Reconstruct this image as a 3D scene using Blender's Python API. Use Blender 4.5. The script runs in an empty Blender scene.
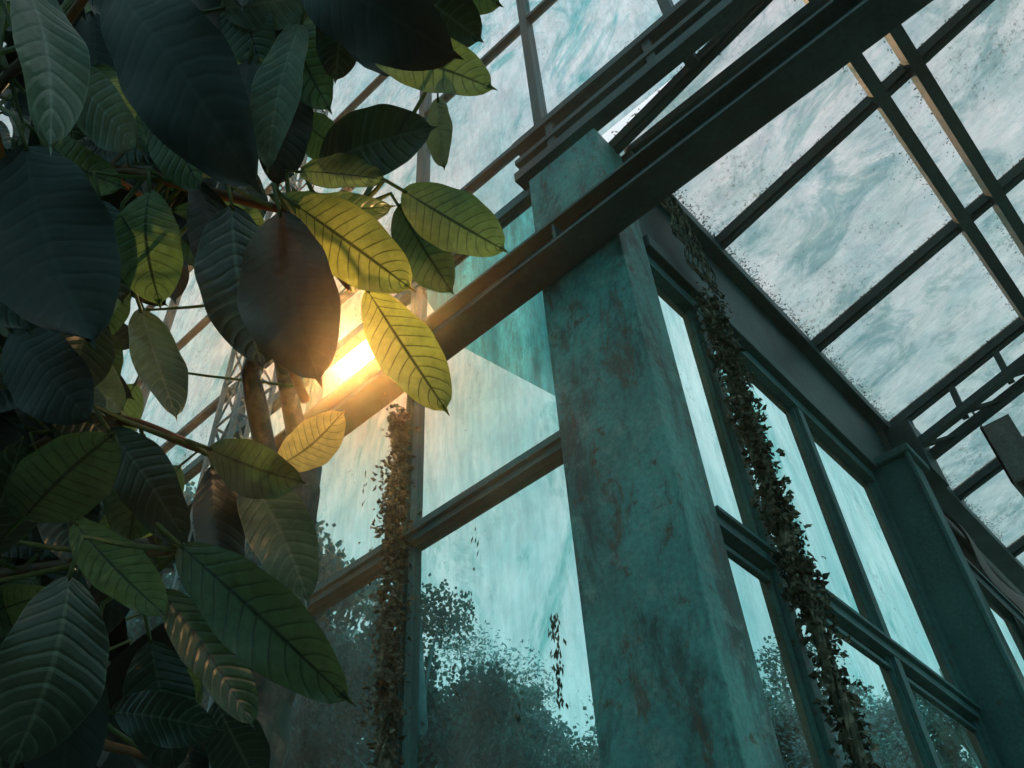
import bpy, bmesh, math, random
from mathutils import Vector, Matrix
random.seed(7)
sc = bpy.context.scene
try:
    sc.view_settings.view_transform = 'Standard'
except Exception:
    pass
H = 1.6  # eye height

# ---------------------------------------------------------------- camera
r = Vector((1109, -814, -891)).normalized()
l = Vector((-1456, -1008, -891)).normalized()
u = r.cross(l).normalized()
l = u.cross(r).normalized()
M = Matrix((r, l, u)).to_4x4()
M.translation = Vector((0, 0, H))
cam_d = bpy.data.cameras.new("camera")
cam_d.sensor_width = 36
cam_d.lens = 891 / 1024 * 36
cam = bpy.data.objects.new("camera", cam_d)
cam.matrix_world = M
sc.collection.objects.link(cam)
sc.camera = cam
EYE = Vector((0, 0, H))

def P(px, py, depth):
    d = Vector((px - 512, 384 - py, -891)) * (depth / 891)
    return M @ d

# ---------------------------------------------------------------- materials
def new_mat(name):
    m = bpy.data.materials.new(name)
    m.use_nodes = True
    nt = m.node_tree
    nt.nodes.clear()
    out = nt.nodes.new('ShaderNodeOutputMaterial')
    return m, nt, out

def N(nt, t, **kw):
    n = nt.nodes.new(t)
    for k, v in kw.items():
        setattr(n, k, v)
    return n

def ramp(nt, stops, src=None):
    n = nt.nodes.new('ShaderNodeValToRGB')
    e = n.color_ramp.elements
    e[0].position, e[0].color = stops[0][0], (*stops[0][1], 1)
    e[1].position, e[1].color = stops[-1][0], (*stops[-1][1], 1)
    for p, c in stops[1:-1]:
        x = e.new(p); x.color = (*c, 1)
    if src is not None:
        nt.links.new(src, n.inputs[0])
    return n

def noise(nt, scale, detail=6, rough=0.6, mapping=(1, 1, 1), dist=0.0):
    tc = N(nt, 'ShaderNodeTexCoord')
    mp = N(nt, 'ShaderNodeMapping')
    mp.inputs['Scale'].default_value = mapping
    nt.links.new(tc.outputs['Object'], mp.inputs[0])
    n = N(nt, 'ShaderNodeTexNoise')
    n.inputs['Scale'].default_value = scale
    n.inputs['Detail'].default_value = detail
    n.inputs['Roughness'].default_value = rough
    n.inputs['Distortion'].default_value = dist
    nt.links.new(mp.outputs[0], n.inputs['Vector'])
    return n

def math_n(nt, op, a, b=None):
    n = N(nt, 'ShaderNodeMath', operation=op)
    for i, x in enumerate((a, b)):
        if x is None: continue
        if isinstance(x, (int, float)): n.inputs[i].default_value = x
        else: nt.links.new(x, n.inputs[i])
    return n.outputs[0]

def mixc(nt, fac, a, b, blend='MIX'):
    n = N(nt, 'ShaderNodeMix', data_type='RGBA', blend_type=blend)
    if isinstance(fac, (int, float)): n.inputs[0].default_value = fac
    else: nt.links.new(fac, n.inputs[0])
    for i, x in ((6, a), (7, b)):
        if isinstance(x, tuple): n.inputs[i].default_value = (*x, 1)
        else: nt.links.new(x, n.inputs[i])
    return n.outputs[2]

def paint(name, c_lo, c_hi, rust=(0.10, 0.05, 0.025), rust_amt=0.62, rough=0.55, vscale=(1, 1, 0.5), stain=0.0):
    m, nt, out = new_mat(name)
    b = N(nt, 'ShaderNodeBsdfPrincipled')
    n1 = noise(nt, 2.2, 8, 0.65, vscale)
    rp = ramp(nt, [(0.32, c_lo), (0.66, c_hi)], n1.outputs[0])
    n2 = noise(nt, 9, 10, 0.7)
    rr = ramp(nt, [(rust_amt, (0, 0, 0)), (rust_amt + 0.08, (0.85, 0.85, 0.85))], n2.outputs[0])
    c = rp.outputs[0]
    if stain:
        n4 = noise(nt, 3.4, 9, 0.75, (1, 1, 0.3), 0.4)
        r4 = ramp(nt, [(0.48, (0, 0, 0)), (0.58, (stain,) * 3)], n4.outputs[0])
        c = mixc(nt, r4.outputs[0], c, (0.022, 0.058, 0.058))
        n6 = noise(nt, 5.5, 9, 0.8)
        r6 = ramp(nt, [(0.53, (0, 0, 0)), (0.60, (stain * .8,) * 3)], n6.outputs[0])
        c = mixc(nt, r6.outputs[0], c, (0.22, 0.40, 0.37))
        n7 = noise(nt, 2.8, 10, 0.84, (1.6, 1.6, 0.5), 0.5)
        r7 = ramp(nt, [(0.535, (0, 0, 0)), (0.60, (stain,) * 3)], n7.outputs[0])
        c = mixc(nt, r7.outputs[0], c, (0.14, 0.085, 0.05))
    c = mixc(nt, rr.outputs[0], c, rust)
    n3 = noise(nt, 45, 4, 0.6)
    r3 = ramp(nt, [(0.3, (0.7, 0.7, 0.7)), (0.7, (1.15, 1.15, 1.15))], n3.outputs[0])
    c = mixc(nt, 1.0, c, r3.outputs[0], 'MULTIPLY')
    nt.links.new(c, b.inputs['Base Color'])
    b.inputs['Roughness'].default_value = rough
    bp = N(nt, 'ShaderNodeBump')
    bp.inputs['Strength'].default_value = 0.35
    bp.inputs['Distance'].default_value = 0.01
    nt.links.new(n2.outputs[0], bp.inputs['Height'])
    nt.links.new(bp.outputs[0], b.inputs['Normal'])
    nt.links.new(b.outputs[0], out.inputs[0])
    return m

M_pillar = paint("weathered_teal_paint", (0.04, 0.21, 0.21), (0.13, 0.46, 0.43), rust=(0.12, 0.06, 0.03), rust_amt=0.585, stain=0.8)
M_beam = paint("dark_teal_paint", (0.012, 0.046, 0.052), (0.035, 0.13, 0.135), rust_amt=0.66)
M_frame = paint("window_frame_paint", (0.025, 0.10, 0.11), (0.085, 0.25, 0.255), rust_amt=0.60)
M_floor = paint("concrete_floor", (0.04, 0.06, 0.06), (0.10, 0.12, 0.11), rust_amt=0.7)
M_bark = paint("bark", (0.03, 0.025, 0.018), (0.26, 0.20, 0.13), rust=(0.02, 0.05, 0.03), rust_amt=0.48, vscale=(6, 6, 3))
M_twig = paint("twig_bark", (0.08, 0.035, 0.012), (0.30, 0.13, 0.04), rust_amt=0.7)
M_cloth = paint("shade_cloth", (0.05, 0.043, 0.04), (0.15, 0.12, 0.10), rust_amt=0.7)
M_galv = paint("galvanised_sheet", (0.16, 0.20, 0.20), (0.30, 0.34, 0.34), rust_amt=0.66)

def glass(name, c_lo, c_hi, dirt=0.25, haze=0.15, streak=(1, 1, 0.2), specks=0.66, blot=(0.3, 0.62, 0.62), blot_at=0.58, blotw=0.12, hazecol=(0.45, 0.68, 0.68)):
    m, nt, out = new_mat(name)
    n1 = noise(nt, 1.6, 8, 0.65, streak, 0.3)
    rp = ramp(nt, [(0.3, c_lo), (0.62, c_hi)], n1.outputs[0])
    n2 = noise(nt, 30, 8, 0.75)
    n2b = noise(nt, 1.3, 4, 0.6)
    sv = math_n(nt, 'ADD', n2.outputs[0], math_n(nt, 'MULTIPLY', math_n(nt, 'SUBTRACT', n2b.outputs[0], 0.5), 0.6))
    sp = ramp(nt, [(specks - 0.03, (1, 1, 1)), (specks + 0.07, (0.28, 0.35, 0.34))], sv)
    c = mixc(nt, 1.0, rp.outputs[0], sp.outputs[0], 'MULTIPLY')
    n4 = noise(nt, 6, 9, 0.75, streak, 0.3)
    r4 = ramp(nt, [(0.34, (1 - dirt,) * 3), (0.62, (1.0, 1.0, 1.0))], n4.outputs[0])
    c = mixc(nt, 1.0, c, r4.outputs[0], 'MULTIPLY')
    n6 = noise(nt, 1.5, 10, 0.72, streak, 0.8)
    r6 = ramp(nt, [(blot_at, (1, 1, 1)), (blot_at + blotw, blot)], n6.outputs[0])
    c = mixc(nt, 1.0, c, r6.outputs[0], 'MULTIPLY')
    fs = tuple(x * (3.0 if x == max(streak) else 0.8) for x in streak)
    n8 = noise(nt, 9, 6, 0.6, fs)
    r8 = ramp(nt, [(0.42, (1, 1, 1)), (0.62, (0.82, 0.90, 0.90))], n8.outputs[0])
    c = mixc(nt, 1.0, c, r8.outputs[0], 'MULTIPLY')
    tr = N(nt, 'ShaderNodeBsdfTransparent')
    nt.links.new(c, tr.inputs[0])
    tl = N(nt, 'ShaderNodeBsdfTranslucent')
    tl.inputs[0].default_value = (*hazecol, 1)
    n5 = noise(nt, 3.0, 8, 0.7, streak)
    r5 = ramp(nt, [(0.35, (haze * 0.4,) * 3), (0.68, (min(1, haze * 2),) * 3)], n5.outputs[0])
    mx = N(nt, 'ShaderNodeMixShader')
    nt.links.new(r5.outputs[0], mx.inputs[0])
    nt.links.new(tr.outputs[0], mx.inputs[1])
    nt.links.new(tl.outputs[0], mx.inputs[2])
    gl = N(nt, 'ShaderNodeBsdfGlossy')
    gl.inputs['Roughness'].default_value = 0.15
    mx2 = N(nt, 'ShaderNodeMixShader')
    mx2.inputs[0].default_value = 0.05
    nt.links.new(mx.outputs[0], mx2.inputs[1])
    nt.links.new(gl.outputs[0], mx2.inputs[2])
    nt.links.new(mx2.outputs[0], out.inputs[0])
    return m

G_wall = glass("dirty_window_glass", (0.40, 0.72, 0.73), (0.80, 0.94, 0.92), dirt=0.22, haze=0.025, specks=0.66, blot=(0.26, 0.64, 0.62), blot_at=0.53, blotw=0.1, streak=(1, 1, 0.45))
G_roof = glass("stained_roof_glass", (0.38, 0.53, 0.56), (0.78, 0.74, 0.755), dirt=0.24, haze=0.13, streak=(1.5, 0.9, 1), specks=0.62, blot=(0.36, 0.60, 0.63), blot_at=0.50, blotw=0.11, hazecol=(0.46, 0.60, 0.63))
G_teal = glass("teal_streaked_glass", (0.02, 0.24, 0.26), (0.16, 0.62, 0.60), dirt=0.6, haze=0.05, streak=(1, 2.4, 0.5), blot=(0.4, 0.7, 0.7))  # streaky teal pane, triangle in the first bay
G_high = glass("clerestory_glass", (0.36, 0.64, 0.68), (0.80, 0.85, 0.87), dirt=0.30, haze=0.08, specks=0.63, blot=(0.22, 0.64, 0.66), blot_at=0.52, blotw=0.1, streak=(1, 1, 0.6))
G_back = glass("back_window_glass", (0.28, 0.46, 0.47), (0.48, 0.59, 0.59), dirt=0.35, haze=0.15)
G_clear = glass("aisle_window_glass", (0.6, 0.75, 0.72), (0.9, 0.92, 0.88), dirt=0.15, haze=0.1)

def leaf_mat(name, base, base2, vein, trans, transw, gloss=0.28, tv=0.4, latk=0.85, bump=0.4):
    m, nt, out = new_mat(name)
    uv = N(nt, 'ShaderNodeUVMap')
    sep = N(nt, 'ShaderNodeSeparateXYZ')
    nt.links.new(uv.outputs[0], sep.inputs[0])
    au = math_n(nt, 'ABSOLUTE', math_n(nt, 'SUBTRACT', math_n(nt, 'MULTIPLY', sep.outputs[0], 2.0), 1.0))
    curve = math_n(nt, 'MULTIPLY', math_n(nt, 'POWER', au, 1.25), 0.15)
    wob = noise(nt, 14, 3, 0.5)
    vv = math_n(nt, 'ADD', math_n(nt, 'SUBTRACT', sep.outputs[1], curve), math_n(nt, 'MULTIPLY', math_n(nt, 'SUBTRACT', wob.outputs[0], 0.5), 0.06))
    vl = math_n(nt, 'MULTIPLY', vv, 12.0)
    pp = math_n(nt, 'PINGPONG', vl, 0.5)
    def mrange(src, a_, b_, c_, d_):
        mr = N(nt, 'ShaderNodeMapRange'); nt.links.new(src, mr.inputs[0])
        for k, x in zip((1, 2, 3, 4), (a_, b_, c_, d_)): mr.inputs[k].default_value = x
        return mr.outputs[0]
    lat = mrange(pp, 0.0, 0.10, 1, 0)
    lat = math_n(nt, 'MULTIPLY', lat, mrange(au, 0.6, 1.0, 1.0, 0.25))
    midr = mrange(au, 0.025, 0.07, 1, 0)
    v = math_n(nt, 'MAXIMUM', math_n(nt, 'MULTIPLY', lat, latk), midr)
    n1 = noise(nt, 9, 6, 0.65)
    rp = ramp(nt, [(0.35, base), (0.65, base2)], n1.outputs[0])
    c = mixc(nt, v, rp.outputs[0], vein)
    n2 = noise(nt, 60, 4, 0.7)
    r2 = ramp(nt, [(0.35, (0.8,) * 3), (0.65, (1.15,) * 3)], n2.outputs[0])
    c = mixc(nt, 1.0, c, r2.outputs[0], 'MULTIPLY')
    edge = mrange(au, 0.955, 0.99, 0, 0.5)
    c = mixc(nt, edge, c, vein)
    b = N(nt, 'ShaderNodeBsdfPrincipled')
    nt.links.new(c, b.inputs['Base Color'])
    b.inputs['Roughness'].default_value = gloss
    b.inputs['Specular IOR Level'].default_value = 0.55
    hgt = mrange(pp, 0.0, 0.25, 0, 1)
    bp = N(nt, 'ShaderNodeBump'); bp.inputs['Strength'].default_value = bump; bp.inputs['Distance'].default_value = 0.002
    nt.links.new(hgt, bp.inputs['Height'])
    nt.links.new(bp.outputs[0], b.inputs['Normal'])
    tl = N(nt, 'ShaderNodeBsdfTranslucent')
    ct = mixc(nt, v, trans, tuple(x * tv for x in trans))
    ct = mixc(nt, 1.0, ct, r2.outputs[0], 'MULTIPLY')
    nt.links.new(ct, tl.inputs[0])
    mx = N(nt, 'ShaderNodeMixShader'); mx.inputs[0].default_value = transw
    nt.links.new(b.outputs[0], mx.inputs[1]); nt.links.new(tl.outputs[0], mx.inputs[2])
    nt.links.new(mx.outputs[0], out.inputs[0])
    return m

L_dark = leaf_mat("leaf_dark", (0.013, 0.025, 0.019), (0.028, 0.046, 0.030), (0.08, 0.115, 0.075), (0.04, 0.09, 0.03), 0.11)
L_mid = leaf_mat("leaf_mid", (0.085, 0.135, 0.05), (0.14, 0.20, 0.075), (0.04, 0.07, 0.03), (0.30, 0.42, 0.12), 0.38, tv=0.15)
L_bright = leaf_mat("leaf_bright", (0.18, 0.23, 0.06), (0.28, 0.34, 0.09), (0.05, 0.08, 0.03), (0.56, 0.60, 0.13), 0.5, tv=0.15, latk=1.0)  # lit copy of the leaf, backlight put into lighter colours
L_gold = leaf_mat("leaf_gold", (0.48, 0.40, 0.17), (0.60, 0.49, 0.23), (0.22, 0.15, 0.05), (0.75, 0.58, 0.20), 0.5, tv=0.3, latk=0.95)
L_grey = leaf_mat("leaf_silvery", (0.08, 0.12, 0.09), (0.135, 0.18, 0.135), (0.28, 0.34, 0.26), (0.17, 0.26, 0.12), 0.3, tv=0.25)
L_sunglow = leaf_mat("leaf_shadowed_green", (0.014, 0.025, 0.016), (0.026, 0.038, 0.022), (0.04, 0.05, 0.03), (0.55, 0.22, 0.05), 0.03, tv=0.6, bump=0.15)  # dark leaf, orange sun glow put into its translucent colour
L_black = leaf_mat("leaf_shaded", (0.007, 0.013, 0.011), (0.016, 0.026, 0.019), (0.024, 0.037, 0.028), (0.02, 0.03, 0.02), 0.05, gloss=0.38, bump=0.18, latk=0.5)  # shaded copy of the leaf, silhouette darkness put into the colours
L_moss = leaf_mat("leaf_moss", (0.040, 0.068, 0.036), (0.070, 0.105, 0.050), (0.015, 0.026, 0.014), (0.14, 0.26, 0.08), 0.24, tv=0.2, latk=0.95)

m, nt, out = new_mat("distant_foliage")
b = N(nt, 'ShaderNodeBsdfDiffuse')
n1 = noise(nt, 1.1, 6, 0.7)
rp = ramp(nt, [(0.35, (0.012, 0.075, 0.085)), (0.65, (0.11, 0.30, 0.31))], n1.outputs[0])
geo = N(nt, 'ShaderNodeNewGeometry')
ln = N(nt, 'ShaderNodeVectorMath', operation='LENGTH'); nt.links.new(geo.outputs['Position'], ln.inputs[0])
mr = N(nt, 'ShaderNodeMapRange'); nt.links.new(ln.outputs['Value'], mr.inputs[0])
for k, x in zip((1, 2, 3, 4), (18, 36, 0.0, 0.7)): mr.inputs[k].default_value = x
cf = mixc(nt, mr.outputs[0], rp.outputs[0], (0.42, 0.70, 0.72))  # aerial haze painted into foliage colour, paler away from the house
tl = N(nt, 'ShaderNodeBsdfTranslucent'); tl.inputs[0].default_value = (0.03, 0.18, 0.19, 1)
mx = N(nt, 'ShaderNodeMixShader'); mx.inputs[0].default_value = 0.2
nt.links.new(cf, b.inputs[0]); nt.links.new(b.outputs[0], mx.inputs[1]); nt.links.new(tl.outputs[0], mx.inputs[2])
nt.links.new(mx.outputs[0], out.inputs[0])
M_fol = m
m, nt, out = new_mat("dry_vine")
b = N(nt, 'ShaderNodeBsdfDiffuse')
n1 = noise(nt, 18, 4)
rp = ramp(nt, [(0.35, (0.035, 0.055, 0.048)), (0.52, (0.13, 0.14, 0.105)), (0.68, (0.36, 0.33, 0.26))], n1.outputs[0])
nt.links.new(rp.outputs[0], b.inputs[0]); nt.links.new(b.outputs[0], out.inputs[0])
M_vine = m
m, nt, out = new_mat("glow_haze")
vs = N(nt, 'ShaderNodeVolumeScatter')
vs.inputs['Color'].default_value = (1, 0.60, 0.34, 1)
vs.inputs['Density'].default_value = 0.010
vs.inputs['Anisotropy'].default_value = 0.945
nt.links.new(vs.outputs[0], out.inputs['Volume'])
M_haze = m

# ---------------------------------------------------------------- mesh helpers
class MB:
    def __init__(s): s.v = []; s.f = []; s.m = []; s.uv = []; s.sm = []
    def face(s, q, mi=0, uv=None, sm=False):
        s.f.append(q); s.m.append(mi); s.uv.append(uv); s.sm.append(sm)
    def box(s, x0, x1, y0, y1, z0, z1, mi=0):
        i = len(s.v)
        for z in (z0, z1):
            for (x, y) in ((x0, y0), (x1, y0), (x1, y1), (x0, y1)):
                s.v.append(Vector((x, y, z)))
        for q in ((0, 3, 2, 1), (4, 5, 6, 7), (0, 1, 5, 4), (1, 2, 6, 5), (2, 3, 7, 6), (3, 0, 4, 7)):
            s.face([i + k for k in q], mi)
    def bar(s, a, b, w, h, up=Vector((0, 0, 1)), mi=0):
        a = Vector(a); b = Vector(b); d = (b - a).normalized()
        sd = d.cross(up)
        if sd.length < 1e-4: sd = d.cross(Vector((1, 0, 0)))
        sd.normalize(); nn = sd.cross(d).normalized()
        i = len(s.v)
        for p in (a, b):
            for (q, t) in ((-1, -1), (1, -1), (1, 1), (-1, 1)):
                s.v.append(p + sd * (q * w / 2) + nn * (t * h / 2))
        for q in ((0, 1, 2, 3), (7, 6, 5, 4), (0, 4, 5, 1), (1, 5, 6, 2), (2, 6, 7, 3), (3, 7, 4, 0)):
            s.face([i + k for k in q], mi)
    def quad(s, pts, mi=0):
        i = len(s.v); s.v += [Vector(p) for p in pts]
        s.face(list(range(i, i + len(pts))), mi)
    def tube(s, pts, r0, r1, mi=0, seg=8, jit=0):
        pts = [Vector(p) for p in pts]; i0 = len(s.v); n = len(pts)
        for k, p in enumerate(pts):
            d = (pts[min(k + 1, n - 1)] - pts[max(k - 1, 0)]).normalized()
            a = d.orthogonal().normalized() if k == 0 else (pa - d * pa.dot(d)).normalized()
            pa = a; c = d.cross(a)
            rr = r0 + (r1 - r0) * k / (n - 1)
            for j in range(seg):
                t = 2 * math.pi * j / seg
                q = rr * (1 + random.uniform(-jit, jit))
                s.v.append(p + a * (math.cos(t) * q) + c * (math.sin(t) * q))
        for k in range(n - 1):
            for j in range(seg):
                s.face([i0 + k * seg + j, i0 + k * seg + (j + 1) % seg, i0 + (k + 1) * seg + (j + 1) % seg, i0 + (k + 1) * seg + j], mi, None, True)
        for e in (0, n - 1):
            s.face([i0 + e * seg + j for j in range(seg)], mi)
    def obj(s, name, mats, dz=0, bevel=0):
        me = bpy.data.meshes.new(name)
        me.from_pydata([(p.x, p.y, p.z + dz) for p in s.v], [], s.f)
        for mt in mats: me.materials.append(mt)
        me.polygons.foreach_set('material_index', s.m)
        me.polygons.foreach_set('use_smooth', s.sm)
        if any(x is not None for x in s.uv):
            ul = me.uv_layers.new(name='UVMap')
            for p in me.polygons:
                q = s.uv[p.index]
                if q is None: continue
                for li, c in zip(p.loop_indices, q): ul.data[li].uv = c
        me.update()
        ob = bpy.data.objects.new(name, me)
        sc.collection.objects.link(ob)
        if bevel:
            bm = ob.modifiers.new("bevel", 'BEVEL'); bm.width = bevel; bm.segments = 2; bm.limit_method = 'ANGLE'
        return ob

# Building coordinates below are measured from eye level (dz=H lifts them)
A = 2.5; B = 1.274
GX = 2.63    # left glazing plane
GY = 1.35    # right glazing plane

# ---------------------------------------------------------------- pillars
mb = MB()
mb.box(A, A + 0.275, B, 1.807, -H, 4.90)
mb.box(A - 0.03, A + 0.305, B - 0.03, 1.837, -H, -H + 0.12)
mb.obj("steel_pillar", [M_pillar], H, 0.008)
mb = MB()
mb.box(5.6, 5.86, 1.04, 1.36, -H, 4.0)
mb.box(5.57, 5.60, 1.02, 1.05, -H, 4.0)
mb.box(5.55, 5.92, 1.0, 1.40, 4.0, 4.06)
mb.obj("steel_pillar", [M_frame], H, 0.008)

# ---------------------------------------------------------------- main cross beam (I section along Y)
def ibeam(mb, x, z0, z1, y0, y1, w=0.2, t=0.03, mi=0):
    mb.box(x - w / 2, x + w / 2, y0, y1, z0, z0 + t, mi)
    mb.box(x - w / 2, x + w / 2, y0, y1, z1 - t, z1, mi)
    mb.box(x - 0.02, x + 0.02, y0, y1, z0 + t, z1 - t, mi)
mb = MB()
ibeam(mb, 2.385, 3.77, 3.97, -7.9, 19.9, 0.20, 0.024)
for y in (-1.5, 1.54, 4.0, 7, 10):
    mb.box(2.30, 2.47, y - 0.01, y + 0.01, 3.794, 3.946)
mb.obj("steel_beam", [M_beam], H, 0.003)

# ---------------------------------------------------------------- left window wall (x = GX)
mb = MB()
ys = [1.83, 2.95, 4.06, 5.17, 6.28, 7.4, 8.5, 9.6, 10.7, 11.8, 13, 14.2, 15.4, 16.6, 17.8, 19.9]
for y in ys:
    mb.box(GX - 0.045, GX + 0.045, y - 0.035, y + 0.035, -H, 4.9)
    mb.box(GX - 0.06, GX - 0.045, y - 0.012, y + 0.012, -H, 4.9)
for z, hh in ((-H + 0.05, 0.1), (0.75, 0.05), (2.80, 0.055)):
    mb.box(GX - 0.05, GX + 0.05, 1.8, 19.9, z - hh, z + hh)
    mb.box(GX - 0.075, GX - 0.05, 1.8, 19.9, z - 0.015, z + 0.015)
mb.box(GX - 0.04, GX + 0.04, 1.8, 19.9, 4.93, 5.02)
for a_, b_ in zip(ys[:-1], ys[1:]):
    mb.quad([(GX, a_, -H), (GX, b_, -H), (GX, b_, 2.8), (GX, a_, 2.8)], 1)
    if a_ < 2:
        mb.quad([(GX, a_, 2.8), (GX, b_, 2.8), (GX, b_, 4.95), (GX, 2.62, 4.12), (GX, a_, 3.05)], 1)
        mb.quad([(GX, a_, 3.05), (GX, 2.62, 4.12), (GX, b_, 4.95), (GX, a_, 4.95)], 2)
    else:
        mb.quad([(GX, a_, 2.8), (GX, b_, 2.8), (GX, b_, 4.95), (GX, a_, 4.95)], 1)
mb.obj("window_1", [M_frame, G_wall, G_teal], H)

# ---------------------------------------------------------------- clerestory above (x = GX, z > 5)
mb = MB()
ZT = 12.0
yc = [-7.9, -6.0, -4.9, -3.8, -2.7, -1.6, -0.5, 0.62, 1.73, 2.95, 5.17, 7.4, 9.6, 12, 14.4, 17, 19.9]
for y in yc:
    mb.box(GX - 0.045, GX + 0.045, y - 0.035, y + 0.035, 5.0, ZT)
for z in (5.65, 7.4, 9.2, ZT):
    mb.box(GX - 0.035, GX + 0.035, -7.9, 19.9, z - 0.025, z + 0.025)
mb.quad([(GX, -7.9, 5.0), (GX, 19.9, 5.0), (GX, 19.9, ZT), (GX, -7.9, ZT)], 1)
mb.obj("window_2", [M_beam, G_high], H)

# ---------------------------------------------------------------- lattice girder along Y on top of pillar
mb = MB()
for (x, z, w, h) in ((2.53, 5.02, 0.10, 0.09), (2.53, 5.22, 0.06, 0.05), (2.86, 5.00, 0.07, 0.08), (3.02, 5.08, 0.06, 0.06), (2.53, 5.42, 0.08, 0.07)):
    mb.box(x - w / 2, x + w / 2, -7.9, 1.27 if x > 2.6 else 1.9, z - h / 2, z + h / 2)
y = 1.1
while y > -7.5:
    mb.bar((2.86, y, 5.0), (3.02, y - 0.12, 5.08), 0.03, 0.03)
    mb.bar((3.02, y - 0.12, 5.08), (2.86, y - 0.24, 5.0), 0.03, 0.03)
    y -= 0.24
y = 1.6
while y > -7.5:
    mb.box(2.51, 2.55, y - 0.03, y + 0.03, 5.0, 5.45)
    y -= 0.8
mb.obj("lattice_girder", [M_beam], H)

# ---------------------------------------------------------------- right window wall (y = GY)
def wall_r(mb, xs, zt, step=0):
    for x in xs:
        mb.box(x - 0.035, x + 0.035, GY - 0.045, GY + 0.045, -H, zt)
        mb.box(x - 0.055, x + 0.055, GY - 0.02, GY + 0.02, -H, zt)
    for z, hh in ((-H + 0.05, 0.1), (0.55, 0.04), (2.16, 0.035), (zt - 0.02, 0.06)):
        mb.box(xs[0], xs[-1], GY - 0.05, GY + 0.05, z - hh, z + hh)
        mb.box(xs[0], xs[-1], GY - 0.075, GY - 0.05, z + hh - 0.02, z + hh)
    for z in (2.16 - 0.09, 2.16 + 0.09):
        mb.box(xs[0], xs[-1], GY - 0.015, GY + 0.015, z - 0.012, z + 0.012)
    mb.quad([(xs[0], GY, -H), (xs[-1], GY, -H), (xs[-1], GY, zt), (xs[0], GY, zt)], 1)
mb = MB()
wall_r(mb, [2.80, 3.31, 4.47, 5.57], 3.95)
mb.obj("window_3", [M_frame, G_wall], H)
mb = MB()
wall_r(mb, [5.92, 7.0, 8.2, 9.4, 10.6, 11.8], 3.93)
mb.obj("window_4", [M_frame, G_wall], H)

# eave fascia / gutter box
mb = MB()
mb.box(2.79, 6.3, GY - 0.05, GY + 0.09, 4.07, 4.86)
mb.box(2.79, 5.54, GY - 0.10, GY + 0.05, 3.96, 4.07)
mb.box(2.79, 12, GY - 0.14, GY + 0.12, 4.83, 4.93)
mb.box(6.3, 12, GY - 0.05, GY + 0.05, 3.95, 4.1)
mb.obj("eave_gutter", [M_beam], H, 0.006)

# ---------------------------------------------------------------- aisle glass roof
TH = math.radians(14); T = math.tan(TH)
def zr(y): return 4.95 + (GY - y) * T
mb = MB()
Y0 = -7.9
RX = (2.72, 3.82, 5.17, 6.5, 7.85, 9.2, 10.5, 12)
RY = ((-0.10, 0.085, 0.09), (-0.36, 0.08, 0.12), (-1.9, 0.07, 0.1), (-3.3, 0.1, 0.12), (-4.8, 0.07, 0.1), (-6.3, 0.07, 0.1))
for x in RX:
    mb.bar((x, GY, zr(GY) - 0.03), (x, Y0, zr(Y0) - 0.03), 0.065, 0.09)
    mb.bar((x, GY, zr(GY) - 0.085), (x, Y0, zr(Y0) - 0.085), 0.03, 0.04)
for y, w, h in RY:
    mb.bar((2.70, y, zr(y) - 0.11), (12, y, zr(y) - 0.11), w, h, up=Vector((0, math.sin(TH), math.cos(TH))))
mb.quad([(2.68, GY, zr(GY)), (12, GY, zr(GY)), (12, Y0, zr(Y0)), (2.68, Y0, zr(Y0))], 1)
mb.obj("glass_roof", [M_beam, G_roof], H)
# leaf litter and grit collected along the glazing bars on top of the panes
mb = MB()
random.seed(3)
for k in range(9000):
    q = random.random()
    if q < 0.4:
        x = random.uniform(2.8, 9); y = GY - 0.10 - abs(random.gauss(0, 0.04))
    elif q < 0.75:
        x = random.choice(RX) + random.choice((-1, 1)) * (0.035 + abs(random.gauss(0, 0.014))); y = random.uniform(-3, GY)
    elif q < 0.92:
        x = random.uniform(2.8, 9); y = random.choice(RY)[0] + 0.05 + abs(random.gauss(0, 0.025))
    else:
        x = random.uniform(2.8, 9); y = random.uniform(-3, GY)
    s_ = random.uniform(0.003, 0.011) if q < 0.92 else random.uniform(0.002, 0.007)
    a_ = random.uniform(0, 6.28)
    dx, dy = math.cos(a_) * s_, math.sin(a_) * s_
    ex, ey = -dy * 0.5, dx * 0.5
    pts = [(x - dx, y - dy), (x + ex, y + ey), (x + dx, y + dy), (x - ex, y - ey)]
    mb.quad([(p[0], p[1], zr(p[1]) + 0.006) for p in pts])
mb.obj("leaf_litter", [M_vine], H)

mb = MB()
def z2(y): return zr(y) - 0.42
for x in (6.40, 6.62):
    mb.bar((x, 1.2, z2(1.2)), (x, -7.8, z2(-7.8)), 0.07, 0.07)
yy = 1.1
while yy > -7:
    mb.bar((6.5, yy, z2(yy)), (6.5, yy - 0.02, zr(yy) - 0.1), 0.05, 0.05, up=Vector((0, 1, 0)))
    mb.bar((6.42, yy, z2(yy)), (6.62, yy - 0.3, z2(yy - .3)), 0.03, 0.03)
    yy -= 0.42
mb.box(6.32, 6.66, 1.05, 1.26, 4.3, 4.82)
mb.obj("lattice_rafter", [M_beam], H)

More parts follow.
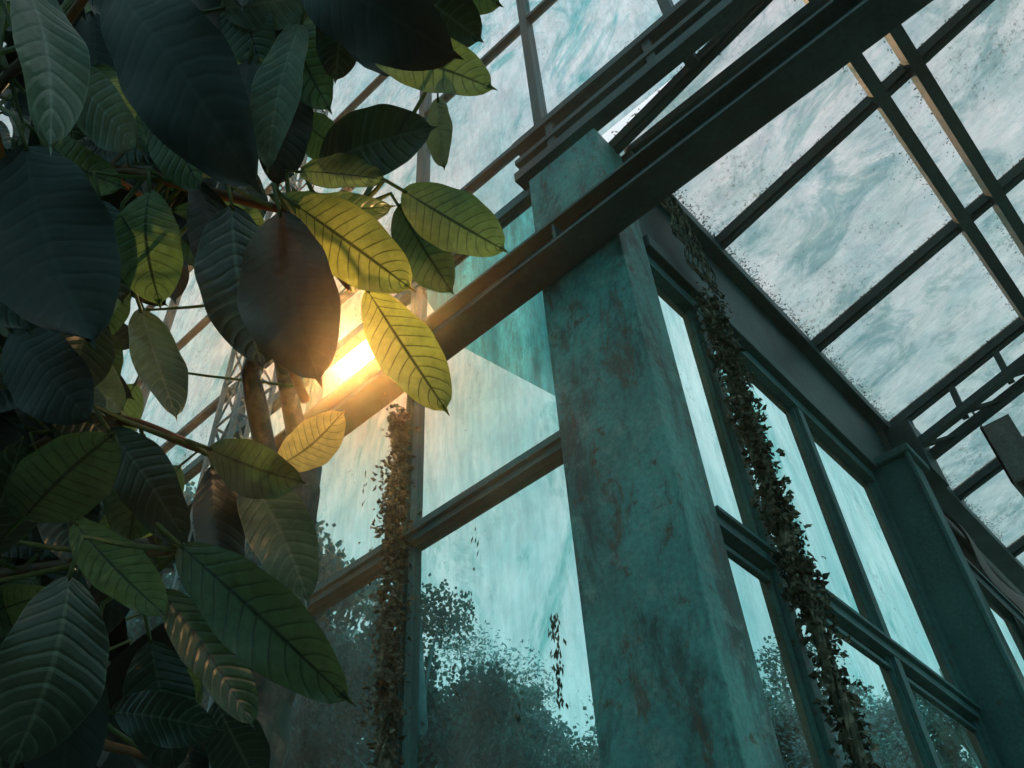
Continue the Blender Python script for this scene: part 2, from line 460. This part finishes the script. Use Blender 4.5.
# lattice mast
mb = MB()
mx_, my_ = 2.2, 4.25
for dx in (-0.12, 0.12):
    for dy in (-0.12, 0.12):
        mb.box(mx_ + dx - 0.014, mx_ + dx + 0.014, my_ + dy - 0.014, my_ + dy + 0.014, -H, ZT - 0.1)
z = 3.0
while z < ZT - 0.4:
    for (a_, b_) in (((-.12, -.12), (.12, -.12)), ((.12, -.12), (.12, .12)), ((-.12, .12), (-.12, -.12)), ((.12, .12), (-.12, .12))):
        mb.bar((mx_ + a_[0], my_ + a_[1], z), (mx_ + b_[0], my_ + b_[1], z + 0.4), 0.014, 0.014)
        mb.bar((mx_ + b_[0], my_ + b_[1], z), (mx_ + a_[0], my_ + a_[1], z), 0.014, 0.014)
    z += 0.4
mb.obj("lattice_mast", [M_galv], H)

# ---------------------------------------------------------------- rest of shell
mb = MB(); mb.box(-5, 12, -8, 20, -H - 0.1, -H)
mb.obj("floor", [M_floor], H)
mb = MB(); mb.box(-60, 80, -60, 80, -H - 0.3, -H - 0.12)
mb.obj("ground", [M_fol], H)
def glazed(name, fixed, axis, a0, a1, zt, glassmat):
    mb = MB()
    n = int((a1 - a0) / 1.3)
    for k in range(n + 1):
        a_ = a0 + (a1 - a0) * k / n
        if axis == 'y': mb.box(fixed - 0.05, fixed + 0.05, a_ - 0.04, a_ + 0.04, -H, zt)
        else: mb.box(a_ - 0.04, a_ + 0.04, fixed - 0.05, fixed + 0.05, -H, zt)
    z = -H + 0.6
    while z < zt + 0.01:
        if axis == 'y': mb.box(fixed - 0.04, fixed + 0.04, a0, a1, z - 0.04, z + 0.04)
        else: mb.box(a0, a1, fixed - 0.04, fixed + 0.04, z - 0.04, z + 0.04)
        z += 1.9
    if axis == 'y':
        mb.box(fixed - 0.1, fixed + 0.1, a0, a1, -H, -H + 0.6)
        mb.quad([(fixed, a0, -H), (fixed, a1, -H), (fixed, a1, zt), (fixed, a0, zt)], 1)
    else:
        mb.box(a0, a1, fixed - 0.1, fixed + 0.1, -H, -H + 0.6)
        mb.quad([(a0, fixed, -H), (a1, fixed, -H), (a1, fixed, zt), (a0, fixed, zt)], 1)
    return mb.obj(name, [M_frame, glassmat], H)
glazed("wall_left", -5.0, 'y', -8, 20, ZT, G_back)
glazed("wall_back", -8.05, 'x', -5, 12, 7.0, G_clear)
glazed("wall_right", 12.1, 'y', -8, 1.4, 5.0, G_clear)
glazed("wall_front", 20.05, 'x', -5, 2.6, ZT, G_high)
mb = MB()
for x in (-5, -3.1, -1.2, 0.7, 2.63):
    mb.bar((x, -8, ZT + .08), (x, 20, ZT + .08), 0.08, 0.12)
for y in range(-8, 21, 2):
    mb.bar((-5, y, ZT + .08), (2.63, y, ZT + .08), 0.06, 0.08)
mb.quad([(-5, -8, ZT + .1), (2.63, -8, ZT + .1), (2.63, 20, ZT + .1), (-5, 20, ZT + .1)], 1)
mb.obj("ceiling", [M_beam, G_roof], H)
# added orange haze volume in the nave, imitates the glow around the sun
mb = MB(); mb.box(-4.85, 2.27, -7.85, 19.9, -H + 0.05, 7.0)
mb.obj("glow_haze", [M_haze], H)

# ---------------------------------------------------------------- draped shade cloth in the far bay
mb = MB()
nx, nz = 100, 44
for i in range(nx + 1):
    x = 5.96 + 4.6 * i / nx
    for j in range(nz + 1):
        t = j / nz
        sag = abs(math.sin((i / nx) * math.pi * 3.2 + 0.9))
        zz = 3.82 - t * (1.4 + 0.7 * sag)
        yy = 1.20 - 0.22 * math.sin(t * math.pi) * (0.3 + sag) - 0.05 - 0.05 * math.sin(t * 13 + i * 0.16)
        mb.v.append(Vector((x, yy, zz)))
for i in range(nx):
    for j in range(nz):
        a_ = i * (nz + 1) + j
        mb.face([a_, a_ + 1, a_ + nz + 2, a_ + nz + 1], 0, None, True)
mb.tube([(5.95, 1.17, 3.84), (10.8, 1.17, 3.84)], 0.06, 0.06)
mb.obj("shade_cloth", [M_cloth], H)
mb = MB()
for k in range(9):
    z = 4.26 + k * 0.055
    mb.bar((6.85, 0.46 + 0.012 * k, z), (7.45, 0.46 + 0.012 * k, z), 0.11, 0.012, up=Vector((0, -0.5, 0.86)))
mb.box(6.83, 6.86, 0.42, 0.66, 4.2, 4.78); mb.box(7.44, 7.47, 0.42, 0.66, 4.2, 4.78)
mb.box(6.83, 7.47, 0.64, 0.66, 4.2, 4.78)
mb.bar((6.9, 0.65, 4.75), (6.9, 0.65, 5.06), 0.02, 0.02, up=Vector((1, 0, 0)))
mb.bar((7.4, 0.65, 4.75), (7.4, 0.65, 5.06), 0.02, 0.02, up=Vector((1, 0, 0)))
mb.obj("vent_louver", [M_galv], H)

# ---------------------------------------------------------------- climbing vines
def vine(name, pts, n, spread, size, stems=4):
    mb = MB()
    path = []
    for a_, b_ in zip(pts[:-1], pts[1:]):
        for k in range(40):
            path.append(Vector(a_).lerp(Vector(b_), k / 40))
    for s_ in range(stems):
        ph = random.uniform(0, 6)
        q = [p + Vector((math.sin(i * 0.5 + ph) * spread * 0.5, math.cos(i * 0.43 + ph) * spread * 0.35, 0)) for i, p in enumerate(path)]
        mb.tube(q, 0.012, 0.007, 0, 5, 0.2)
    dens = [random.uniform(0.4, 1.5) for _ in path]
    for k in range(n):
        j = random.randrange(len(path))
        if random.random() > dens[j]: continue
        p = path[j] + Vector((random.gauss(0, spread * .5) * dens[j], random.gauss(0, spread * .4), random.uniform(-.06, .06)))
        s_ = size * random.uniform(0.4, 1.5)
        d = Vector((random.uniform(-1, 1), random.uniform(-1, 1), random.uniform(-1.5, 0.5))).normalized() * s_
        o = d.orthogonal().normalized() * s_ * 0.34
        o.rotate(Matrix.Rotation(random.uniform(0, 6.3), 3, d))
        cup = d.cross(o).normalized() * s_ * 0.2
        mb.quad([p, p + d * .4 + o + cup, p + d, p + d * .45 - o + cup])
    return mb.obj(name, [M_vine], H)
vine("climbing_vine", [(GX - 0.11, 2.95, -H), (GX - 0.11, 2.95, 1.5), (GX - 0.11, 2.96, 3.72)], 7000, 0.080, 0.034, 7)
vine("climbing_vine", [(3.29, GY - 0.13, -H), (3.29, GY - 0.13, 1.8), (3.28, GY - 0.13, 3.9)], 8000, 0.080, 0.036, 7)
mb = MB()
for s_ in range(16):
    p = Vector((2.92 + random.uniform(-.04, .30), GY - 0.17, 4.78)); q = [p.copy()]
    ph = random.uniform(0, 6)
    for i in range(24):
        p = p + Vector((0.010 + 0.035 * math.sin(i * 0.9 + ph), 0.005 * math.cos(i + ph), -0.034 + 0.035 * math.cos(i * .8 + ph)))
        q.append(p.copy())
    mb.tube(q, 0.007, 0.004, 0, 5)
mb.obj("dry_tendrils", [M_vine], H)
mb = MB()
for (y_, z_, n_, hgt) in ((2.02, 1.75, 90, .2), (2.5, 2.3, 7, .1), (2.45, 2.55, 5, .08), (2.25, 1.6, 14, .1), (3.35, 3.4, 10, .15), (2.6, 1.9, 7, .1)):
    for k in range(n_):
        p = Vector((GX - 0.03, y_ + random.gauss(0, .014), z_ + random.uniform(-hgt, hgt)))
        d = Vector((random.uniform(-.2, .1), random.uniform(-.3, .3), -1)).normalized() * random.uniform(.02, .05)
        o = Vector((0, 1, 0.2)) * random.uniform(.003, .008)
        mb.quad([p, p + d * .4 + o, p + d, p + d * .5 - o])
mb.obj("withered_vine", [M_vine], H)

# ---------------------------------------------------------------- trees outside
def tree_mesh(seed, h, cr):
    random.seed(seed)
    mb = MB()
    mb.tube([(0, 0, 0), (0.1, 0.05, h * 0.4), (0.0, 0.1, h * 0.75), (0.05, 0, h * .97)], 0.28, 0.04, 1, 8, 0.1)
    cl = []
    for k in range(60):
        t = random.uniform(0.2, 1.0)
        rad = cr * math.sqrt(max(0.02, 1 - ((t - 0.45) / 0.57) ** 2)) * random.uniform(0.25, 1.15)
        an = random.uniform(0, 6.283)
        c = Vector((math.cos(an) * rad, math.sin(an) * rad, h * t))
        cl.append(c)
        mb.tube([(0, 0.05, h * t * 0.8), (c.x * .5, c.y * .5, h * t * 0.92), tuple(c)], 0.06, 0.012, 1, 4)
    for c in cl:
        R = random.uniform(0.35, 1.0) * cr * 0.30
        for k in range(640):
            v = Vector((random.gauss(0, 1), random.gauss(0, 1), random.gauss(0, 0.55)))
            v = v.normalized() * R * (random.random() ** 0.5) * 1.2
            p = c + v
            s_ = random.uniform(0.05, 0.12)
            d = Vector((random.uniform(-1, 1), random.uniform(-1, 1), random.uniform(-1, .5))).normalized() * s_
            o = d.orthogonal().normalized() * s_ * 0.48
            mb.quad([p, p + d * .5 + o, p + d, p + d * .5 - o])
    return mb
meshes = []
for i, (h, cr) in enumerate(((11, 2.4), (9, 2.1), (12.5, 1.7))):
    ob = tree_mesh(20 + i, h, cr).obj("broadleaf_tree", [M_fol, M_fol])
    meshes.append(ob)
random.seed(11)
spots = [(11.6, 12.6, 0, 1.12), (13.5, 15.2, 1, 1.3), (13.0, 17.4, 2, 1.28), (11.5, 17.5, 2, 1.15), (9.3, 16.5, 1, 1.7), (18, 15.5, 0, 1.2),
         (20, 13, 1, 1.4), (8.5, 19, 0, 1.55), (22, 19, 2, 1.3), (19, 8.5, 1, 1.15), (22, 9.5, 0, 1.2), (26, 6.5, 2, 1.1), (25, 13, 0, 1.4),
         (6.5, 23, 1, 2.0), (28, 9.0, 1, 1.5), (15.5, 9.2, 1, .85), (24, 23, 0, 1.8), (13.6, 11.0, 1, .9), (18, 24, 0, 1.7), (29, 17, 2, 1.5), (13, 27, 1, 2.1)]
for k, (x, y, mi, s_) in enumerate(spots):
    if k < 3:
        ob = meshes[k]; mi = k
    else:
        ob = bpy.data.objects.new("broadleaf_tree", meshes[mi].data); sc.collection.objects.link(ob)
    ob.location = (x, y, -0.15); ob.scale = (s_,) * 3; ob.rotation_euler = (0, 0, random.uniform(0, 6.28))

# ---------------------------------------------------------------- rubber fig tree
random.seed(5)
F = MB()
LM = {'d': 0, 'm': 1, 'b': 2, 'g': 3, 's': 4, 'r': 8, 'k': 9, 'n': 10}
def leaf(base, tip, width, roll=0.0, kind='d', fold=0.22, sag=0.08):
    d = tip - base; L = d.length
    mid = (base + tip) / 2
    n = (EYE - mid).normalized(); dn = d.normalized()
    n = (n - dn * n.dot(dn)).normalized()
    n.rotate(Matrix.Rotation(roll, 3, dn))
    s_ = dn.cross(n).normalized()
    nv, nu = 26, 12
    i0 = len(F.v)
    ph = random.uniform(0, 6); bend = random.uniform(-0.05, 0.05) * L
    pk = random.uniform(0.95, 1.25)
    fold *= random.uniform(0.4, 1.6); sag *= random.uniform(-0.6, 2.4)
    tw = random.uniform(-0.35, 0.35)
    for j in range(nv + 1):
        v = j / nv
        w = (max(0, math.sin(math.pi * min(1, v ** pk))) ** 0.56)
        w = max(w, 0.015) * width / 2 * 0.97
        for i in range(nu + 1):
            uu = i / nu * 2 - 1
            rip = 0.016 * L * math.sin(v * 13 + ph + 2 * uu) * abs(uu) ** 2
            we = w * (1 + 0.018 * math.sin(v * 23 + ph * 2 + (1 if uu > 0 else 4)) * abs(uu))
            p = base + d * v + s_ * (uu * we + bend * math.sin(math.pi * v)) + n * (fold * abs(uu) ** 1.4 * w + tw * (v - .5) * uu * w + sag * L * (4 * v * (1 - v)) * 0.5 + rip)
            F.v.append(p)
    for j in range(nv):
        for i in range(nu):
            a_ = i0 + j * (nu + 1) + i
            F.face([a_, a_ + 1, a_ + nu + 2, a_ + nu + 1], LM[kind],
                   [(i / nu, j / nv), ((i + 1) / nu, j / nv), ((i + 1) / nu, (j + 1) / nv), (i / nu, (j + 1) / nv)], True)
    q = len(F.v)
    F.v.append(tip + dn * 0.045 * L - n * 0.01 * L)
    a_ = i0 + (nv - 1) * (nu + 1)
    F.face([a_ + nu // 2 - 2, a_ + nu // 2 + 2, q], LM[kind], [(0.4, .97), (0.6, .97), (0.5, 1.0)], True)

branches = [
    [(-160, 480, 2.1), (-60, 330, 1.9), (20, 240, 1.7), (110, 175, 1.55), (200, 190, 1.5), (290, 210, 1.46), (360, 205, 1.45)],
    [(-60, 330, 1.9), (-20, 120, 1.7), (60, 30, 1.5), (110, -40, 1.45)],
    [(110, 175, 1.55), (190, 90, 1.6), (270, 20, 1.6), (340, -40, 1.55)],
    [(-160, 480, 2.1), (-20, 470, 1.8), (100, 420, 1.65), (190, 445, 1.5), (240, 470, 1.45)],
    [(-120, 600, 2.0), (0, 575, 1.7), (90, 560, 1.5), (180, 550, 1.38)],
    [(-120, 600, 2.0), (0, 690, 1.7), (90, 740, 1.5), (180, 760, 1.45)],
    [(290, 210, 1.46), (330, 260, 1.44), (352, 290, 1.42)],
    [(305, 400, 2.35), (260, 300, 2.1), (200, 240, 1.8), (110, 175, 1.55)],
    [(20, 240, 1.7), (0, 160, 1.5), (-20, 60, 1.4)],
]
nodes = []
for br in branches:
    pts = [P(*q) for q in br]
    sm = []
    for k in range(len(pts) - 1):
        p0 = pts[max(k - 1, 0)]; p1 = pts[k]; p2 = pts[k + 1]; p3 = pts[min(k + 2, len(pts) - 1)]
        for t in (0, .2, .4, .6, .8):
            sm.append(0.5 * ((2 * p1) + (p2 - p0) * t + (2 * p0 - 5 * p1 + 4 * p2 - p3) * t * t + (3 * p1 - p0 - 3 * p2 + p3) * t ** 3))
    sm.append(pts[-1])
    F.tube(sm, 0.014, 0.006, 6, 8, 0.06)
    nodes += sm

def petiole(base, dn, L):
    near = min(nodes, key=lambda q: (q - base).length)
    dist = (near - base).length
    if dist > 0.5: return
    m1 = base - dn * min(0.05, dist * 0.4)
    F.tube([near, near.lerp(m1, .6) + Vector((0, 0, -0.004)), m1, base + dn * 0.01], 0.0045, 0.0028, 7, 6)

# (base px,py, tip px,py, depth base, depth tip, width px, roll, kind)
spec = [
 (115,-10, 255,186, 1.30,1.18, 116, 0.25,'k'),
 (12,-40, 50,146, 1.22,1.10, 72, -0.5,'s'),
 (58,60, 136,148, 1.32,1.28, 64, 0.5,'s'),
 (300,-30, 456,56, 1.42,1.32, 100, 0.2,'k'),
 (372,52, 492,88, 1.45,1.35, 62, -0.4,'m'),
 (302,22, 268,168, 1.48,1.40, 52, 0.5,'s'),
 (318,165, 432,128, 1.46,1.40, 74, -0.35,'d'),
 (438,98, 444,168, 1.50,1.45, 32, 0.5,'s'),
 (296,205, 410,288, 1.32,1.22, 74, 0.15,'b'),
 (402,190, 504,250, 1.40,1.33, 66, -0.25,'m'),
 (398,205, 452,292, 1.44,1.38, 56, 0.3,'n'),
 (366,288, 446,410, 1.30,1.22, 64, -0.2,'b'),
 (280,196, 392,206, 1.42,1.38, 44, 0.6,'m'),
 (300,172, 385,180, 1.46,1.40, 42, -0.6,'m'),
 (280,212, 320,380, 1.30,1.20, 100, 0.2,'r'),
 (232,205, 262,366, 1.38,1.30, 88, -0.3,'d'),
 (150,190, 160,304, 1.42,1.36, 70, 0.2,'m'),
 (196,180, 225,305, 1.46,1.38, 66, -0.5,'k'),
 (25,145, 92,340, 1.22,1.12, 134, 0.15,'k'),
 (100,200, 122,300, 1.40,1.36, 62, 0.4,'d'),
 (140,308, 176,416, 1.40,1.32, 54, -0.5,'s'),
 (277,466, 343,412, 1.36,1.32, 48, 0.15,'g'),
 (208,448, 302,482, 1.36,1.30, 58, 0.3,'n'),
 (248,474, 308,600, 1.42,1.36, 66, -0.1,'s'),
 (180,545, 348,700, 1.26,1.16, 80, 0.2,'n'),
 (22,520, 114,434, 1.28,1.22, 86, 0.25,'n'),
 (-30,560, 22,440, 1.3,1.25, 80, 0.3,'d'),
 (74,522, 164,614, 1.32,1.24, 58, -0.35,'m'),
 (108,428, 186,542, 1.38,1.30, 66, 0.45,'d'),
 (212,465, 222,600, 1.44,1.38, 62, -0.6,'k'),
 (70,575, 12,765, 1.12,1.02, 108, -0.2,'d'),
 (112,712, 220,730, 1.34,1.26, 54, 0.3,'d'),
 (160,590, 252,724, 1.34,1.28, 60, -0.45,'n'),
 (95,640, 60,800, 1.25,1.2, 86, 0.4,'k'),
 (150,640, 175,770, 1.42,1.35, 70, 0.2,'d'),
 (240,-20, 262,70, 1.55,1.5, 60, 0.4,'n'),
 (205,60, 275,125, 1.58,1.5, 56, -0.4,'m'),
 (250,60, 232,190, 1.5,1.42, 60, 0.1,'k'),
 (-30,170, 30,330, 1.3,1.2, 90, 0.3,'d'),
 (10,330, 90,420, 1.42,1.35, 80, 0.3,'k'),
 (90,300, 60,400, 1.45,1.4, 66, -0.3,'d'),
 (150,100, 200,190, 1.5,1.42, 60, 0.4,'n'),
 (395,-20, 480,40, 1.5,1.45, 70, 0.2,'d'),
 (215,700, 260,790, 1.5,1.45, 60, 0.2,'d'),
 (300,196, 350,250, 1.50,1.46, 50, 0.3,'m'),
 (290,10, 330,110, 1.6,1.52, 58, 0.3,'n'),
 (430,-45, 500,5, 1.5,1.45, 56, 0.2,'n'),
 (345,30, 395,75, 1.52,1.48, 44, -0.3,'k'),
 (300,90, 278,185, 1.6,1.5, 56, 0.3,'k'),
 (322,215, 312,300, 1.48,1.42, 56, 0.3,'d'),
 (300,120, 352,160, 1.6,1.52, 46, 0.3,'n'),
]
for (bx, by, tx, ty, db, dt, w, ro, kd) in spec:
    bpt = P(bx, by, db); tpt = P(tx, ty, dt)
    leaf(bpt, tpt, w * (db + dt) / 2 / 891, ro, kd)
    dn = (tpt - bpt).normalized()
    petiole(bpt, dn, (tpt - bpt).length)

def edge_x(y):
    t = [(-60, 420), (0, 400), (90, 330), (180, 300), (240, 240), (300, 130), (380, 130), (430, 155), (520, 190), (620, 200), (700, 215), (820, 225)]
    for (a_, xa), (b_, xb) in zip(t[:-1], t[1:]):
        if a_ <= y <= b_: return xa + (xb - xa) * (y - a_) / (b_ - a_)
    return 150
cnt = 0
while cnt < 400:
    cy = random.uniform(-60, 820); cx = random.uniform(-120, edge_x(cy) - 25)
    dep = random.uniform(1.5, 2.4)
    an = random.gauss(math.radians(70), 0.9)
    ln = random.uniform(85, 135) * 1.5 / dep; w = ln * random.uniform(0.42, 0.6)
    dx, dy = math.cos(an) * ln / 2, math.sin(an) * ln / 2
    if max(cx + dx, cx - dx) > edge_x(cy) + 8: continue
    b_ = P(cx - dx, cy - dy, dep + random.uniform(-.05, .08)); t_ = P(cx + dx, cy + dy, dep - random.uniform(-.02, .1))
    leaf(b_, t_, w * dep / 891, random.uniform(-0.9, 0.9), random.choice('dddkkkdknsm'))
    petiole(b_, (t_ - b_).normalized(), 0.1)
    cnt += 1

# trunk
tb = P(285, 560, 2.35)
pts = []
for k in range(60):
    t = k / 59
    z = 0.0 + (P(305, 385, 2.35).z + 0.1) * t
    pts.append(Vector((tb.x + 0.03 * math.sin(t * 9), tb.y + 0.03 * math.cos(t * 7), z)))
F.tube(pts, 0.075, 0.058, 5, 18, 0.2)
F.tube([pts[-6], pts[-1] + Vector((0.03, 0.06, 0.05)), P(305, 400, 2.35) + Vector((-0.1, 0.05, 0.25))], 0.05, 0.02, 5, 10, 0.1)
F.tube([pts[-8], P(255, 400, 2.3), P(250, 372, 2.3), P(262, 340, 2.25)], 0.03, 0.02, 5, 10, 0.1)
root = Vector((P(-160, 480, 2.1).x, P(-160, 480, 2.1).y, 0.0))
F.tube([root, root + Vector((0.05, 0, 0.8)), P(-120, 600, 2.0), P(-160, 480, 2.1)], 0.06, 0.03, 5, 12, 0.1)
F.obj("rubber_fig_tree", [L_dark, L_mid, L_bright, L_gold, L_grey, M_bark, M_twig, L_mid, L_sunglow, L_black, L_moss])

# ---------------------------------------------------------------- world + lights
sun_dir = (P(358, 353, 1) - EYE).normalized()
w = bpy.data.worlds.new("world"); sc.world = w; w.use_nodes = True
nt = w.node_tree; nt.nodes.clear()
out = nt.nodes.new('ShaderNodeOutputWorld'); bg = nt.nodes.new('ShaderNodeBackground')
tc = nt.nodes.new('ShaderNodeTexCoord')
dt = N(nt, 'ShaderNodeVectorMath', operation='DOT_PRODUCT')
nt.links.new(tc.outputs['Generated'], dt.inputs[0]); dt.inputs[1].default_value = sun_dir
dp = math_n(nt, 'MAXIMUM', dt.outputs['Value'], 0.0)
sepx = N(nt, 'ShaderNodeSeparateXYZ'); nt.links.new(tc.outputs['Generated'], sepx.inputs[0])
sky = ramp(nt, [(0.0, (0.30, 0.55, 0.58)), (0.35, (0.50, 0.86, 0.89)), (0.6, (0.72, 0.95, 0.97)), (0.9, (0.98, 0.99, 1.03))], sepx.outputs[2])
nz = N(nt, 'ShaderNodeTexNoise'); nz.inputs['Scale'].default_value = 3; nz.inputs['Detail'].default_value = 5
nt.links.new(tc.outputs['Generated'], nz.inputs['Vector'])
cl = ramp(nt, [(0.35, (0.82, 0.88, 0.9)), (0.65, (1.08, 1.08, 1.08))], nz.outputs[0])
c = mixc(nt, 1.0, sky.outputs[0], cl.outputs[0], 'MULTIPLY')
def glow(c, e, col, k):
    g = math_n(nt, 'MULTIPLY', math_n(nt, 'POWER', dp, e), k)
    return mixc(nt, g, c, col)
c = glow(c, 60, (1.15, 0.82, 0.52), 0.8)
c = glow(c, 260, (1.9, 0.60, 0.18), 0.97)
c = glow(c, 3600, (16.0, 8.0, 3.6), 0.97)
nt.links.new(c, bg.inputs[0]); bg.inputs[1].default_value = 1.0
nt.links.new(bg.outputs[0], out.inputs[0])

sd = bpy.data.lights.new("sun", 'SUN'); sd.energy = 3.8; sd.color = (1, 0.56, 0.26); sd.angle = 0.02
so = bpy.data.objects.new("sun", sd); sc.collection.objects.link(so)
so.rotation_euler = sun_dir.to_track_quat('Z', 'Y').to_euler(); so.location = (6, 8, 14)
for loc, en in ((P(376, 316, 1.42), 1.3), (P(348, 356, 1.25), 0.25)):  # added point lights among the leaves imitate sun glow, no fixture there
    pd = bpy.data.lights.new("sun_glow_fill", 'POINT'); pd.energy = en; pd.color = (1, 0.55, 0.22); pd.shadow_soft_size = 0.01
    po = bpy.data.objects.new("sun_glow_fill", pd); sc.collection.objects.link(po)
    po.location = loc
